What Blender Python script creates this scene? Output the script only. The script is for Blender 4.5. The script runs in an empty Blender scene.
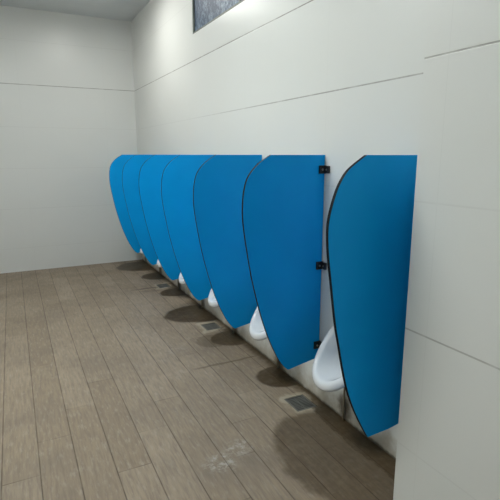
import bpy, bmesh, math, random
from mathutils import Vector, Matrix
random.seed(4)
S = bpy.context.scene
COL = S.collection

# ------------------------------------------------------------------ layout (metres)
W = 1.586            # wall with the urinals (plane x = W)
XL = -1.45           # opposite wall
YB = 6.62            # far end wall
YF = -2.2            # end wall behind the camera
H = 3.22             # ceiling
P0, PS, NP = 1.45, 0.75, 7     # first partition, spacing, count
TZ0, TH = 0.31, 0.5085          # first horizontal tile joint, tile height

# ------------------------------------------------------------------ node helpers
class NT:
    def __init__(s, name):
        s.m = bpy.data.materials.new(name); s.m.use_nodes = True
        s.t = s.m.node_tree; s.t.nodes.clear()
        s.out = s.t.nodes.new('ShaderNodeOutputMaterial')
        s.b = s.t.nodes.new('ShaderNodeBsdfPrincipled')
        s.t.links.new(s.b.outputs[0], s.out.inputs[0])
    def n(s, typ, **k):
        nd = s.t.nodes.new(typ)
        for a, v in k.items(): setattr(nd, a, v)
        return nd
    def link(s, a, b): s.t.links.new(a, b)
    def put(s, sock, v):
        if hasattr(v, 'is_output') or isinstance(v, bpy.types.NodeSocket): s.link(v, sock)
        else: sock.default_value = v
    def math(s, op, a, b=0.0, c=None, clamp=False):
        nd = s.n('ShaderNodeMath', operation=op, use_clamp=clamp)
        s.put(nd.inputs[0], a); s.put(nd.inputs[1], b)
        if c is not None: s.put(nd.inputs[2], c)
        return nd.outputs[0]
    def mix(s, f, a, b, blend='MIX'):
        nd = s.n('ShaderNodeMix', data_type='RGBA', blend_type=blend)
        s.put(nd.inputs[0], f); s.put(nd.inputs[6], a); s.put(nd.inputs[7], b)
        return nd.outputs[2]
    def pos(s):
        g = s.n('ShaderNodeNewGeometry'); sp = s.n('ShaderNodeSeparateXYZ')
        s.link(g.outputs['Position'], sp.inputs[0]); return g.outputs['Position'], sp.outputs
    def noise(s, vec, scale, detail=3, rough=.55, stretch=None, off=None):
        if stretch:
            mp = s.n('ShaderNodeMapping'); mp.inputs['Scale'].default_value = stretch
            if off: mp.inputs['Location'].default_value = off
            s.link(vec, mp.inputs[0]); vec = mp.outputs[0]
        nd = s.n('ShaderNodeTexNoise'); nd.inputs['Scale'].default_value = scale
        nd.inputs['Detail'].default_value = detail; nd.inputs['Roughness'].default_value = rough
        s.link(vec, nd.inputs['Vector']); return nd.outputs[0]
    def smooth(s, v, lo, hi, a=0.0, b=1.0):
        nd = s.n('ShaderNodeMapRange', interpolation_type='SMOOTHSTEP')
        s.put(nd.inputs[0], v)
        for i, q in enumerate((lo, hi, a, b)): nd.inputs[i+1].default_value = q
        return nd.outputs[0]

def plain(name, col, rough=.5, metal=0, spec=.5, coat=0):
    q = NT(name); q.b.inputs['Base Color'].default_value = (*col, 1)
    p, _ = q.pos()
    n = q.noise(p, 35, 3)
    q.link(q.smooth(n, .3, .7, max(rough-.06, .02), rough+.06), q.b.inputs['Roughness'])
    q.b.inputs['Metallic'].default_value = metal
    q.b.inputs['Specular IOR Level'].default_value = spec
    q.b.inputs['Coat Weight'].default_value = coat
    return q.m

# ------------------------------------------------------------------ materials
def wall_tiles(name, axis, grime=False, col=(.74, .75, .725)):
    q = NT(name); p, o = q.pos()
    z = o[2]; h = o[axis]
    def joint(v, start, step, w):
        t = q.math('DIVIDE', q.math('SUBTRACT', v, start), step)
        fr = q.math('ABSOLUTE', q.math('SUBTRACT', q.math('FRACT', q.math('ADD', t, 20.5)), .5))
        return q.smooth(q.math('MULTIPLY', fr, step), w*.45, w*1.1, 1, 0)
    jh = joint(z, TZ0, TH, .0042)
    jv = joint(h, .17, 1.016, .0020)
    wear = q.noise(p, 2.3, 2)
    jn = q.noise(p, 9, 3)
    jh = q.math('MULTIPLY', jh, q.smooth(jn, .3, .55, .6, 1))
    # grout darkened only in two courses; the others are freshly wiped and barely read
    r1 = q.smooth(q.math('ABSOLUTE', q.math('SUBTRACT', z, TZ0 + 4*TH)), .05, .06, 1, 0)
    r2 = q.smooth(q.math('ABSOLUTE', q.math('SUBTRACT', z, TZ0 + 3*TH)), .05, .06, 1, 0)
    if axis == 1: r2 = q.math('MULTIPLY', r2, q.smooth(h, 2.2, 4.6, .8, .12))
    else: r2 = q.math('MULTIPLY', r2, .10)
    r3 = q.smooth(q.math('ABSOLUTE', q.math('SUBTRACT', z, TZ0 + TH)), .05, .06, .6 if name == 'glazed_pier_tiles' else .12, 0)
    jh = q.math('MULTIPLY', jh, q.math('MAXIMUM', q.math('MAXIMUM', r1, r2), q.math('MAXIMUM', r3, .10)))
    jv = q.math('MULTIPLY', jv, .06)
    j = q.math('MAXIMUM', jh, jv)
    big = q.noise(p, .9, 2, stretch=(1, 1, 1.5))
    base = q.mix(q.smooth(big, .3, .75, 0, .35), (*col, 1), (col[0]*.93, col[1]*.935, col[2]*.92, 1))
    c = q.mix(q.math('MULTIPLY', j, .85), base, (.20, .18, .155, 1))
    if grime:
        gn = q.noise(p, 9, 5, .65)
        lo = q.smooth(q.math('ADD', z, q.math('MULTIPLY', q.math('SUBTRACT', gn, .5), .28)), .0, .17, 1, 0)
        c = q.mix(q.math('MULTIPLY', lo, .66), c, (.33, .265, .17, 1))
        # dirty patch low on the wall under every urinal, round the waste pipe
        t = q.math('DIVIDE', q.math('SUBTRACT', o[1], P0 + PS/2), PS)
        dy = q.math('SUBTRACT', q.math('MULTIPLY', q.math('SUBTRACT', q.math('FRACT', q.math('ADD', t, 10.5)), .5), PS), .10)
        dz = q.math('SUBTRACT', z, .05)
        r = q.math('SQRT', q.math('ADD', q.math('MULTIPLY', dy, dy), q.math('MULTIPLY', q.math('MULTIPLY', dz, dz), .45)))
        r = q.math('ADD', r, q.math('MULTIPLY', q.math('SUBTRACT', gn, .5), .13))
        c = q.mix(q.smooth(r, .02, .085, .88, 0), c, (.07, .05, .03, 1))
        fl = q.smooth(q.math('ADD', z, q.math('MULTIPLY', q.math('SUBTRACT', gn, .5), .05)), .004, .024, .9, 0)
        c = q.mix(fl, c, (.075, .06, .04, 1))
    q.link(c, q.b.inputs['Base Color'])
    q.b.inputs['Roughness'].default_value = .34
    bp = q.n('ShaderNodeBump'); bp.inputs['Strength'].default_value = .35; bp.inputs['Distance'].default_value = .002
    q.link(q.math('MULTIPLY', j, -1), bp.inputs['Height'])
    q.link(bp.outputs[0], q.b.inputs['Normal'])
    return q.m

def floor_mat():
    q = NT('wood_look_floor_tiles'); p, o = q.pos()
    X, Y = o[0], o[1]
    PW, PL = .166, 1.0
    t = q.math('DIVIDE', q.math('SUBTRACT', X, .324), PW)
    idx = q.math('FLOOR', t)
    wn = q.n('ShaderNodeTexWhiteNoise', noise_dimensions='1D'); q.link(idx, wn.inputs['W'])
    # staggered end joints: a third of a tile from row to row
    off = q.math('MULTIPLY', q.math('FRACT', q.math('MULTIPLY', q.math('ADD', idx, 30), .2833)), PL)
    u = q.math('DIVIDE', q.math('SUBTRACT', q.math('SUBTRACT', Y, .55), off), PL)
    cell = q.math('FLOOR', u)
    fx = q.math('MULTIPLY', q.math('ABSOLUTE', q.math('SUBTRACT', q.math('FRACT', q.math('ADD', t, .5)), .5)), PW)
    fy = q.math('MULTIPLY', q.math('ABSOLUTE', q.math('SUBTRACT', q.math('FRACT', q.math('ADD', u, .5)), .5)), PL)
    jn = q.noise(p, 6, 4)
    jx = q.math('MULTIPLY', q.smooth(fx, .0012, .0042, 1, 0), q.smooth(jn, .3, .6, .55, 1))
    jy = q.math('MULTIPLY', q.smooth(fy, .0012, .0042, 1, 0), q.smooth(jn, .4, .65, .10, .8))
    j = q.math('MAXIMUM', jx, jy)
    w2 = q.n('ShaderNodeTexWhiteNoise', noise_dimensions='2D')
    cb = q.n('ShaderNodeCombineXYZ'); q.link(idx, cb.inputs[0]); q.link(cell, cb.inputs[1]); q.link(cb.outputs[0], w2.inputs['Vector'])
    tone = w2.outputs[0]
    c = q.mix(tone, (.272, .213, .148, 1), (.345, .277, .202, 1))
    grain = q.noise(p, 9, 6, .65, stretch=(7, .7, 1))
    c = q.mix(q.smooth(grain, .35, .7, 0, .6), c, (.18, .145, .115, 1))
    grain2 = q.noise(p, 16, 4, .6, stretch=(4, .8, 1), off=(3, 1, 0))
    c = q.mix(q.smooth(grain2, .50, .75, 0, .6), c, (.40, .35, .285, 1))
    dirt = q.noise(p, 1.7, 5, .6)
    c = q.mix(q.smooth(dirt, .42, .72, 0, .5), c, (.19, .16, .13, 1))
    d = q.noise(p, 7, 5, .65)
    dd = q.math('SUBTRACT', d, .5)
    # chalky scuffs
    sc = q.noise(p, 28, 5, .7)
    def ell(cx, cy, rx, ry, soft=.25, nz=.5):
        a = q.math('DIVIDE', q.math('SUBTRACT', X, cx), rx); b = q.math('DIVIDE', q.math('SUBTRACT', Y, cy), ry)
        r = q.math('SQRT', q.math('ADD', q.math('MULTIPLY', a, a), q.math('MULTIPLY', b, b)))
        return q.smooth(q.math('ADD', r, q.math('MULTIPLY', dd, nz)), 1-soft, 1+soft, 1, 0)
    for cx, cy, rx, ry, k in ((.80, 1.90, .08, .07, .5), (.93, 1.97, .07, .06, .45), (1.02, 3.3, .10, .08, .16), (.9, 2.9, .07, .06, .12)):
        m = q.math('MULTIPLY', ell(cx, cy, rx, ry, .5), q.smooth(sc, .45, .62, 0, k))
        c = q.mix(m, c, (.55, .53, .49, 1))
    c = q.mix(q.math('MULTIPLY', j, .78), c, (.075, .055, .04, 1))
    # cement patches round the drains
    for cx, cy in DRAINS:
        a = q.math('ABSOLUTE', q.math('SUBTRACT', X, cx)); b = q.math('ABSOLUTE', q.math('SUBTRACT', Y, cy))
        r = q.math('ADD', q.math('MAXIMUM', a, q.math('SUBTRACT', b, .012)), q.math('MULTIPLY', dd, .20))
        c = q.mix(q.smooth(r, .080, .118, .60, 0), c, (.50, .44, .34, 1))
    # urine and water stains on the floor
    wet = None
    for cx, cy, rx, ry, k, nz in STAINS:
        m = q.math('MULTIPLY', ell(cx, cy, rx, ry, .08, nz), k)
        wet = m if wet is None else q.math('MAXIMUM', wet, m)
    # wet channels along the cut joints, and grime against the wall foot
    for x0, x1, cy, hw, k in ((1.02, 1.62, 2.925, .012, .55), (1.10, 1.42, 5.10, .02, .7)):
        my = q.smooth(q.math('ABSOLUTE', q.math('ADD', q.math('SUBTRACT', Y, cy), q.math('MULTIPLY', dd, .05))), hw*.4, hw*1.7, k, 0)
        mx = q.math('MULTIPLY', q.smooth(X, x0-.05, x0+.1), q.smooth(X, x1-.02, x1+.02, 1, 0))
        wet = q.math('MAXIMUM', wet, q.math('MULTIPLY', my, mx))
    foot = q.smooth(q.math('ADD', X, q.math('MULTIPLY', dd, .16)), W-.09, W-.005, 0, .88)
    wet = q.math('MAXIMUM', wet, foot)
    wet = q.math('MULTIPLY', wet, q.smooth(q.noise(p, 22, 5, .7), .3, .6, .82, 1))
    c = q.mix(wet, c, (.052, .031, .010, 1))
    q.link(c, q.b.inputs['Base Color'])
    q.b.inputs['Specular IOR Level'].default_value = .18
    ro = q.smooth(dirt, .3, .7, .42, .58)
    q.link(q.math('SUBTRACT', ro, q.math('MULTIPLY', wet, .12)), q.b.inputs['Roughness'])
    bp = q.n('ShaderNodeBump'); bp.inputs['Strength'].default_value = .4; bp.inputs['Distance'].default_value = .002
    q.link(q.math('SUBTRACT', q.math('MULTIPLY', grain, .35), j), bp.inputs['Height'])
    q.link(bp.outputs[0], q.b.inputs['Normal'])
    return q.m

DRAINS = [(1.460, 2.20), (1.460, 3.66), (1.460, 5.13)]
def yc(k): return P0 + (k+.5)*PS
#          cx   cy        rx    ry   strength  noise
STAINS = [(1.55, yc(1)-.02, .185, .160, .93, .30),
          (1.57, yc(2)+.01, .245, .165, .92, .30),
          (1.56, yc(3)-.03, .400, .260, .92, .25),
          (1.56, yc(4)-.01, .230, .155, .95, .30),
          (1.57, yc(5)+.02, .245, .185, .94, .30),
          (1.52, 6.22, .38, .29, .94, .30),
          (1.36, 1.68, .30, .42, .64, .30),
          (1.56, yc(0)-.1, .10, .50, .85, 1.1),
          (1.34, yc(2)+.02, .13, .13, .40, .4),
          (1.35, 5.0, .20, .06, .25, .5)]

M = {}
M['floor'] = floor_mat()
M['wall_y'] = wall_tiles('glazed_wall_tiles', 1, True)
M['wall_x'] = wall_tiles('glazed_end_wall_tiles', 0, False)
M['pier'] = wall_tiles('glazed_pier_tiles', 1, False)
q = NT('painted_ceiling'); p, o = q.pos()
q.link(q.mix(q.smooth(q.noise(p, 1.3, 4), .35, .7), (.72, .75, .76, 1), (.66, .69, .705, 1)), q.b.inputs['Base Color'])
q.b.inputs['Roughness'].default_value = .8; M['ceiling'] = q.m
# blue laminate
q = NT('blue_laminate'); p, o = q.pos()
q.link(q.mix(q.smooth(q.noise(p, 2.0, 3), .3, .7), (.001, .325, .760, 1), (.001, .350, .820, 1)), q.b.inputs['Base Color'])
q.link(q.smooth(q.noise(p, 5, 4), .3, .7, .40, .52), q.b.inputs['Roughness'])
q.b.inputs['Specular IOR Level'].default_value = .16
M['blue'] = q.m
M['core'] = plain('black_laminate_core', (.003, .004, .007), .6, spec=.15)
M['clampm'] = plain('black_nylon', (.010, .010, .011), .35)
M['screwm'] = plain('dull_steel', (.45, .45, .44), .35, 1)
M['chrome'] = plain('chrome', (.75, .76, .77), .15, 1)
q = NT('white_vitreous_china'); p, o = q.pos()
q.link(q.mix(q.smooth(q.noise(p, 4, 4), .45, .8, 0, .35), (.78, .80, .82, 1), (.68, .69, .68, 1)), q.b.inputs['Base Color'])
q.b.inputs['Roughness'].default_value = .14; q.b.inputs['Coat Weight'].default_value = .4; M['china'] = q.m
M['pipe'] = plain('grimy_grey_plastic', (.24, .20, .135), .6)
M['iron'] = plain('dirty_steel_grate', (.15, .15, .135), .5, .3)
M['sump'] = plain('dark_sump', (.018, .015, .012), .6)
M['alu'] = plain('weathered_aluminium', (.17, .19, .17), .5, .2)
M['plaster'] = plain('white_sill_tile', (.70, .71, .69), .4)
M['housing'] = plain('white_lamp_housing', (.8, .8, .8), .4)
q = NT('mottled_obscure_glass'); p, o = q.pos()
n1 = q.noise(p, 34, 4, .7); n2 = q.noise(p, 4, 3)
mm = q.math('ADD', q.math('MULTIPLY', n1, .65), q.math('MULTIPLY', n2, .35))
q.link(q.mix(q.smooth(mm, .42, .66), (.030, .065, .125, 1), (.25, .36, .48, 1)), q.b.inputs['Base Color'])
q.b.inputs['Roughness'].default_value = .45; q.b.inputs['Specular IOR Level'].default_value = .3; q.b.inputs['Transmission Weight'].default_value = .15
bp = q.n('ShaderNodeBump'); bp.inputs['Strength'].default_value = .3; bp.inputs['Distance'].default_value = .002
q.link(n1, bp.inputs['Height']); q.link(bp.outputs[0], q.b.inputs['Normal'])
M['glass'] = q.m
def emis(name, col, k):
    q = NT(name); q.b.inputs['Base Color'].default_value = (.9, .9, .9, 1)
    q.b.inputs['Emission Color'].default_value = (*col, 1); q.b.inputs['Emission Strength'].default_value = k
    return q.m

# ------------------------------------------------------------------ mesh helpers
def box(bm, a, b, mi=0):
    vs = [bm.verts.new((x, y, z)) for x in (a[0], b[0]) for y in (a[1], b[1]) for z in (a[2], b[2])]
    for f in ((0,1,3,2), (4,6,7,5), (0,4,5,1), (2,3,7,6), (0,2,6,4), (1,5,7,3)):
        bm.faces.new([vs[i] for i in f]).material_index = mi
def obj(name, bm, mats, parent=None, smooth=False, bevel=0, seg=2):
    bmesh.ops.recalc_face_normals(bm, faces=bm.faces)
    me = bpy.data.meshes.new(name); bm.to_mesh(me); bm.free()
    for m in (mats if isinstance(mats, (list, tuple)) else [mats]): me.materials.append(m)
    o = bpy.data.objects.new(name, me); COL.objects.link(o)
    if parent: o.parent = parent
    if smooth:
        for f in me.polygons: f.use_smooth = True
    if bevel:
        b = o.modifiers.new('bevel', 'BEVEL'); b.width = bevel; b.segments = seg; b.limit_method = 'ANGLE'
    return o
def struct(name, bm, mats, parent=None, **k):
    o = obj(name, bm, mats, parent, **k)
    if parent is None: o['kind'] = 'structure'
    return o
def thing(name, label, cat, loc, group=None):
    o = bpy.data.objects.new(name, None); COL.objects.link(o); o.location = loc
    o.empty_display_size = .1
    o['label'] = label; o['category'] = cat
    if group: o['group'] = group
    o['kind'] = 'thing'
    return o
def lathe(bm, prof, c, axis='Z', n=20, mi=0):
    rings = []
    for r, h in prof:
        ring = []
        for i in range(n):
            a = 2*math.pi*i/n; u, v = r*math.cos(a), r*math.sin(a)
            d = {'Z': (u, v, h), 'X': (h, u, v), 'Y': (v, h, u)}[axis]
            ring.append(bm.verts.new(Vector(c) + Vector(d)))
        rings.append(ring)
    for A, B in zip(rings, rings[1:]):
        for i in range(n):
            bm.faces.new((A[i], A[(i+1) % n], B[(i+1) % n], B[i])).material_index = mi
    bm.faces.new(rings[0]).material_index = mi; bm.faces.new(list(reversed(rings[-1]))).material_index = mi
def tube(bm, pts, r, n=14):
    pts = [Vector(p) for p in pts]; rings = []
    prev = None
    for i, p in enumerate(pts):
        t = (pts[min(i+1, len(pts)-1)] - pts[max(i-1, 0)]).normalized()
        if prev is None:
            a = t.orthogonal().normalized()
        else:
            a = (prev - t*prev.dot(t)).normalized()
        prev = a; b = t.cross(a)
        rings.append([bm.verts.new(p + r*(math.cos(2*math.pi*k/n)*a + math.sin(2*math.pi*k/n)*b)) for k in range(n)])
    for A, B in zip(rings, rings[1:]):
        for i in range(n): bm.faces.new((A[i], A[(i+1) % n], B[(i+1) % n], B[i]))
    bm.faces.new(rings[0]); bm.faces.new(list(reversed(rings[-1])))

# ------------------------------------------------------------------ room shell
T = .15
# floor slab with square openings for the drains
DSX, DSY = .070, .082
bm = bmesh.new()
xs = [XL-T, DRAINS[0][0]-DSX, DRAINS[0][0]+DSX, W+T]
ys = [YF-T]
for _, y in DRAINS: ys += [y-DSY, y+DSY]
ys.append(YB+T)
V = {}
for zi, z in enumerate((0, -.12)):
    for i, x in enumerate(xs):
        for j, y in enumerate(ys): V[i, j, zi] = bm.verts.new((x, y, z))
for i in range(3):
    for j in range(len(ys)-1):
        if i == 1 and j % 2 == 1:
            for (a, b) in (((i, j), (i+1, j)), ((i+1, j), (i+1, j+1)), ((i+1, j+1), (i, j+1)), ((i, j+1), (i, j))):
                bm.faces.new((V[(*a, 0)], V[(*b, 0)], V[(*b, 1)], V[(*a, 1)]))
            continue
        for zi in (0, 1):
            bm.faces.new([V[i+a, j+b, zi] for a, b in ((0,0), (1,0), (1,1), (0,1))])
struct('floor', bm, M['floor'])

bm = bmesh.new(); box(bm, (XL-T, YF-T, H), (W+T, YB+T, H+.12)); struct('ceiling', bm, M['ceiling'])
bm = bmesh.new(); box(bm, (XL-T, YB, 0), (W, YB+T, H)); struct('wall_back', bm, M['wall_x'])
bm = bmesh.new(); box(bm, (XL-T, YF, 0), (XL, YB, H)); struct('wall_left', bm, M['wall_y'])
bm = bmesh.new(); box(bm, (XL-T, YF-T, 0), (W, YF, H)); struct('wall_front', bm, M['wall_x'])
# urinal wall with the high window opening
WY0, WY1, WZ0, WZ1 = 2.35, 4.30, 2.572, 3.07
bm = bmesh.new()
gy = [YF-T, WY0, WY1, YB+T]; gz = [0, WZ0, WZ1, H]
G = {(i, j, k): bm.verts.new((x, gy[i], gz[j])) for i in range(4) for j in range(4) for k, x in enumerate((W, W+T))}
for i in range(3):
    for j in range(3):
        if i == 1 and j == 1: continue
        for k in (0, 1): bm.faces.new([G[i+a, j+b, k] for a, b in ((0,0), (1,0), (1,1), (0,1))])
for a, b in (((1,1), (2,1)), ((2,1), (2,2)), ((2,2), (1,2)), ((1,2), (1,1))):
    bm.faces.new((G[(*a, 0)], G[(*b, 0)], G[(*b, 1)], G[(*a, 1)]))
for a, b in (((0,0), (3,0)), ((3,0), (3,3)), ((3,3), (0,3)), ((0,3), (0,0))):
    bm.faces.new((G[(*a, 0)], G[(*b, 0)], G[(*b, 1)], G[(*a, 1)]))
struct('wall_right', bm, M['wall_y'])
# tiled pier that ends the row of urinals on the near side
PX, PY = 1.352, 1.352*.957
bm = bmesh.new(); box(bm, (PX, -.3, 0), (W, PY, H)); struct('trim_1', bm, M['pier'])

# window
win = bpy.data.objects.new('window_1', None); COL.objects.link(win); win.location = (W+.003, (WY0+WY1)/2, WZ0)
win['kind'] = 'structure'
hy, hz = (WY1-WY0)/2, WZ1-WZ0
bm = bmesh.new(); fw = .018
box(bm, (0, -hy, 0), (.04, hy, fw)); box(bm, (0, -hy, hz-fw), (.04, hy, hz))
box(bm, (0, -hy, fw), (.04, -hy+fw, hz-fw)); box(bm, (0, hy-fw, fw), (.04, hy, hz-fw))
obj('window_frame', bm, M['alu'], win, bevel=.003)
bm = bmesh.new(); box(bm, (.004, -.012, fw), (.036, .012, hz-fw)); obj('mullion', bm, M['alu'], win, bevel=.002)
for a, b in ((-hy+fw, -.012), (.012, hy-fw)):
    bm = bmesh.new(); box(bm, (.016, a, fw), (.022, b, hz-fw)); obj('pane', bm, M['glass'], win)

# ------------------------------------------------------------------ urinal partitions
PROF = [(.352, 1.498), (.412, 1.462), (.455, 1.425), (.492, 1.375), (.511, 1.310), (.5185, 1.235), (.518, 1.170), (.509, 1.085),
        (.492, .980), (.470, .860), (.446, .755), (.415, .640), (.382, .535), (.350, .450), (.315, .372), (.280, .308), (.245, .262), (.222, .243)]
def catmull(P, n=4):
    out = []
    for i in range(len(P)-1):
        p0, p1, p2, p3 = P[max(i-1, 0)], P[i], P[i+1], P[min(i+2, len(P)-1)]
        for k in range(n):
            t = k/n
            out.append(tuple(.5*((2*b) + (-a+c)*t + (2*a-5*b+4*c-d)*t*t + (-a+3*b-3*c+d)*t**3) for a, b, c, d in zip(p0, p1, p2, p3)))
    out.append(P[-1]); return out
TH_P = .017
# the nearest panel was cut a little fuller at the foot
PROF_NEAR = [(.346, 1.498), (.398, 1.466), (.438, 1.435), (.472, 1.387), (.497, 1.325), (.515, 1.255), (.518, 1.190), (.510, 1.100),
             (.494, 1.000), (.476, .885), (.461, .800), (.442, .720), (.424, .640), (.403, .558), (.380, .485), (.352, .418), (.318, .350), (.286, .292), (.262, .252)]
def make_partition(label, y, PROF=PROF):
    t = thing('urinal_screen', label, 'screen', (W, y, 0), 'blue screens between the urinals')
    out = catmull(PROF) + [(.14, .258), (.005, .281), (.005, 1.498)]
    bm = bmesh.new()
    F_ = [bm.verts.new((-d, -TH_P/2, z)) for d, z in out]; B_ = [bm.verts.new((-d, TH_P/2, z)) for d, z in out]
    bm.faces.new(F_).material_index = 0; bm.faces.new(list(reversed(B_))).material_index = 0
    n = len(out)
    for i in range(n):
        bm.faces.new((F_[i], B_[i], B_[(i+1) % n], F_[(i+1) % n])).material_index = 1
    obj('panel', bm, [M['blue'], M['core']], t)
    for z in (1.417, .862, .366):
        bm = bmesh.new()
        h = .0225
        # jaws over both faces of the panel and flanges on the wall
        box(bm, (-.046, -TH_P/2-.013, z-h), (0, -TH_P/2, z+h))
        box(bm, (-.046, TH_P/2, z-h), (0, TH_P/2+.013, z+h))
        box(bm, (-.0048, -TH_P/2, z-h), (-.001, TH_P/2, z+h))
        box(bm, (-.014, -TH_P/2-.046, z-h*.9), (0, -TH_P/2-.012, z+h*.9))
        c = obj('clamp', bm, M['clampm'], t, bevel=.005)
        bm = bmesh.new()
        lathe(bm, [(.006, 0), (.006, -.003), (.003, -.0045)], (-.028, -TH_P/2-.013, z), 'Y', 12)
        lathe(bm, [(.005, 0), (.005, -.003), (.003, -.004)], (-.014, -TH_P/2-.030, z), 'X', 12)
        obj('screw', bm, M['screwm'], c)
    return t
PLAB = ['blue urinal screen nearest the viewer, beside the tiled pier, with thick black front edge',
        'blue urinal screen second from the viewer, its three black wall clamps in plain view',
        'blue urinal screen third from the viewer, its black front edge between two visible urinals',
        'blue urinal screen in the middle of the row of seven',
        'blue urinal screen third from the far end wall, beside a small white urinal tip',
        'blue urinal screen second from the far end wall, only a narrow strip showing',
        'blue urinal screen farthest away, leftmost, seen against the far end wall']

def copy_tree(o, parent=None):
    c = o.copy(); COL.objects.link(c); c.parent = parent
    for ch in [x for x in list(COL.objects) if x.parent == o]: copy_tree(ch, c)
    return c
make_partition(PLAB[0], P0, PROF_NEAR)
proto = make_partition(PLAB[1], P0 + PS)
for k in range(2, NP):
    c = copy_tree(proto); c.location = (W, P0 + k*PS, 0); c['label'] = PLAB[k]

# ------------------------------------------------------------------ urinals
UZ0, UZ1, UA = .300, .690, .162
DT, DB = .05, .256
def make_urinal(label, y):
    t = thing('urinal', label, 'urinal', (W, y, 0), 'white wall urinals between the screens')
    N = 48; zc = (UZ0+UZ1)/2; hh = (UZ1-UZ0)/2
    def outl(a, s, lift=0):
        v = math.cos(a); u = math.sin(a)
        wv = UA*u*(1 - .17*v)
        return wv*s, zc + v*hh*s + lift
    def rim(z):
        k = (UZ1 - z)/(UZ1-UZ0); k = max(0, min(1, k))
        return DT + (DB-DT)*(k**1.55)
    bm = bmesh.new(); rings = []
    spec = [(.84, .0, 0, .02), (.86, .22, 0, .016), (.92, .60, 0, .008), (.965, .84, 0, .002), (.99, .93, 0, 0), (1.0, .97, .002, 0), (.98, 1.0, .006, 0),
            (.93, 1.0, .014, 0), (.84, 1.0, .016, 0), (.76, 1.0, .010, 0), (.72, .98, 0, 0), (.712, .90, -.006, 0), (.708, .62, -.006, 0), (.69, .34, -.004, 0), (.60, .17, 0, 0), (.42, .12, 0, 0), (.22, .10, 0, 0)]
    for s, kd, add, lift in spec:
        ring = []
        for i in range(N):
            a = 2*math.pi*i/N
            yy, zz = outl(a, s, lift)
            zr = outl(a, 1)[1]
            ring.append(bm.verts.new((-(rim(zr)*kd + add), yy, zz)))
        rings.append(ring)
    for A, B in zip(rings, rings[1:]):
        for i in range(N): bm.faces.new((A[i], A[(i+1) % N], B[(i+1) % N], B[i]))
    bm.faces.new(rings[0]); bm.faces.new(list(reversed(rings[-1])))
    b = obj('bowl', bm, M['china'], t, smooth=True)
    ss = b.modifiers.new('sub', 'SUBSURF'); ss.levels = 1; ss.render_levels = 2
    # outlet strainer in the bottom of the bowl
    bm = bmesh.new()
    lathe(bm, [(.026, 0), (.026, -.004), (.020, -.006)], (0, 0, 0), 'X', 20)
    for i in range(6):
        a = i*math.pi/3
        lathe(bm, [(.0035, -.006), (.0035, -.0068)], (0, .012*math.cos(a), .012*math.sin(a)), 'X', 8, 1)
    s = obj('strainer', bm, [M['chrome'], M['sump']], t)
    s.location = (-.016, 0, .475)
    # inlet pipe and flush valve above the bowl
    bm = bmesh.new()
    tube(bm, [(-.028, 0, .655), (-.028, 0, .86), (-.028, 0, .90), (-.024, 0, .918), (-.015, 0, .925), (0, 0, .925)], .009)
    f = obj('flush_pipe', bm, M['chrome'], t, smooth=True)
    bm = bmesh.new(); lathe(bm, [(.026, -.001), (.026, -.004), (.012, -.010)], (0, 0, .925), 'X', 20); obj('wall_flange', bm, M['chrome'], f)
    bm = bmesh.new(); lathe(bm, [(.016, .0), (.016, .022), (.012, .026)], (-.028, 0, .683), 'Z', 20); obj('coupling', bm, M['chrome'], f)
    # grimy waste pipe under the bowl
    bm = bmesh.new()
    tube(bm, [(-.035, .03, .37), (-.032, .045, .33), (-.024, .075, .275), (-.014, .095, .225), (-.012, .10, .17), (-.012, .10, .06), (-.012, .10, .0)], .006)
    obj('waste_pipe', bm, M['pipe'], t, smooth=True)
    return t
ULAB = ['white china urinal nearest the viewer, its open bowl half behind the nearest blue screen',
        'white china urinal second from the viewer, a pointed sliver behind the second blue screen',
        'white china urinal third from the viewer, behind the third blue screen above the second drain',
        'white china urinal fourth from the viewer, beyond the big brown stain and middle blue screen',
        'white china urinal fifth from the viewer, tiny white tip just before the farthest one',
        'white china urinal farthest from the viewer, tiny tip beside the leftmost blue screens']
up = make_urinal(ULAB[0], yc(0))
for k in range(1, 6):
    c = copy_tree(up); c.location = (W, yc(k), 0); c['label'] = ULAB[k]

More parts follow.
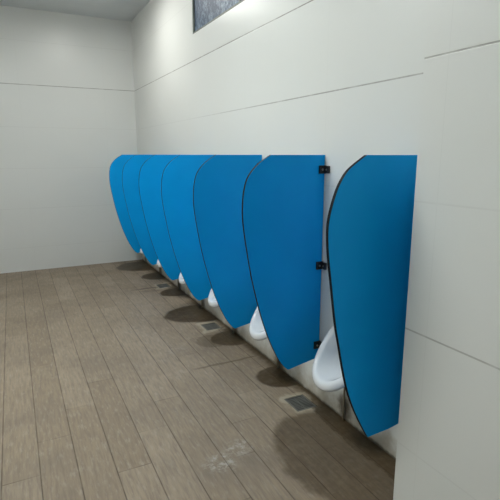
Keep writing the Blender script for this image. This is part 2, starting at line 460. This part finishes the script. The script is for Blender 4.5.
# ------------------------------------------------------------------ floor drains
DLAB = ['square floor drain with grey grate nearest the viewer, in a rough cement patch',
        'small dark square floor drain, second from the viewer, beside the large brown stain',
        'dark square floor drain farthest away, near the last blue screens']
def make_drain(label, x, y):
    t = thing('floor_drain', label, 'drain', (x, y, 0), 'square floor drains along the urinal wall')
    a, b, e = .0685, .0805, .010
    bm = bmesh.new()
    for p, r_ in (((-a, -b), (a, -b+e)), ((-a, b-e), (a, b)), ((-a, -b+e), (-a+e, b-e)), ((a-e, -b+e), (a, b-e))):
        box(bm, (*p, -.03), (*r_, -.002))
    obj('rim', bm, M['iron'], t)
    bm = bmesh.new(); n = 9; w_ = 2*(b-e)/n
    for i in range(n):
        u = -b + e + (i+.18)*w_
        box(bm, (-a+e, u, -.013), (a-e, u+w_*.64, -.006))
    for u in (-a+e, -.004, a-e-.008): box(bm, (u, -b+e, -.017), (u+.008, b-e, -.0065))
    obj('grate', bm, M['iron'], t)
    bm = bmesh.new(); box(bm, (-a, -b, -.11), (a, b, -.085)); obj('sump', bm, M['sump'], t)
    return t
dp = make_drain(DLAB[0], *DRAINS[0])
for k in (1, 2):
    c = copy_tree(dp); c.location = (*DRAINS[k], 0); c['label'] = DLAB[k]

# ------------------------------------------------------------------ ceiling lamps (above the frame)
def lamp(label, x, y, lx, ly, k, col=(1, .99, .94)):
    t = thing('ceiling_light', label, 'light', (x, y, H), 'ceiling lights')
    bm = bmesh.new(); box(bm, (-lx/2, -ly/2, -.045), (lx/2, ly/2, 0)); obj('housing', bm, M['housing'], t, bevel=.006)
    bm = bmesh.new(); box(bm, (-lx/2+.012, -ly/2+.012, -.062), (lx/2-.012, ly/2-.012, -.0455))
    obj('diffuser', bm, emis('lamp_diffuser', col, k), t)
lamp('white panel light on the ceiling nearest the far end wall', .85, 5.0, .30, .6, 31, (1, .995, .95))
lamp('white panel light on the ceiling over the middle of the floor', -.25, 2.9, .30, 1.2, 53, (.95, 1, .985))
lamp('white panel light on the ceiling behind the viewer', -.4, -.7, .30, 1.2, 19, (.95, 1, .985))

# ------------------------------------------------------------------ world, camera
w = bpy.data.worlds.new('dusk'); S.world = w; w.use_nodes = True
w.node_tree.nodes['Background'].inputs[0].default_value = (.25, .34, .5, 1)
w.node_tree.nodes['Background'].inputs[1].default_value = .3

cx, hyz, vx, f = 250, 154.5, 10, 465.0
pit = math.atan((250-hyz)/f); yaw = math.atan((250-vx)*math.cos(pit)/f)
cam = bpy.data.cameras.new('camera'); co = bpy.data.objects.new('camera', cam); COL.objects.link(co)
cam.sensor_width = 36; cam.lens = 36*f/500; cam.clip_start = .02
co.location = (0, 0, 1.5); co.rotation_euler = (math.pi/2 - pit, 0, -yaw)
S.camera = co
S.view_settings.view_transform = 'Standard'; S.view_settings.look = 'None'
S.view_settings.gamma = 1; S.view_settings.use_curve_mapping = False
S.view_settings.exposure = 0.03
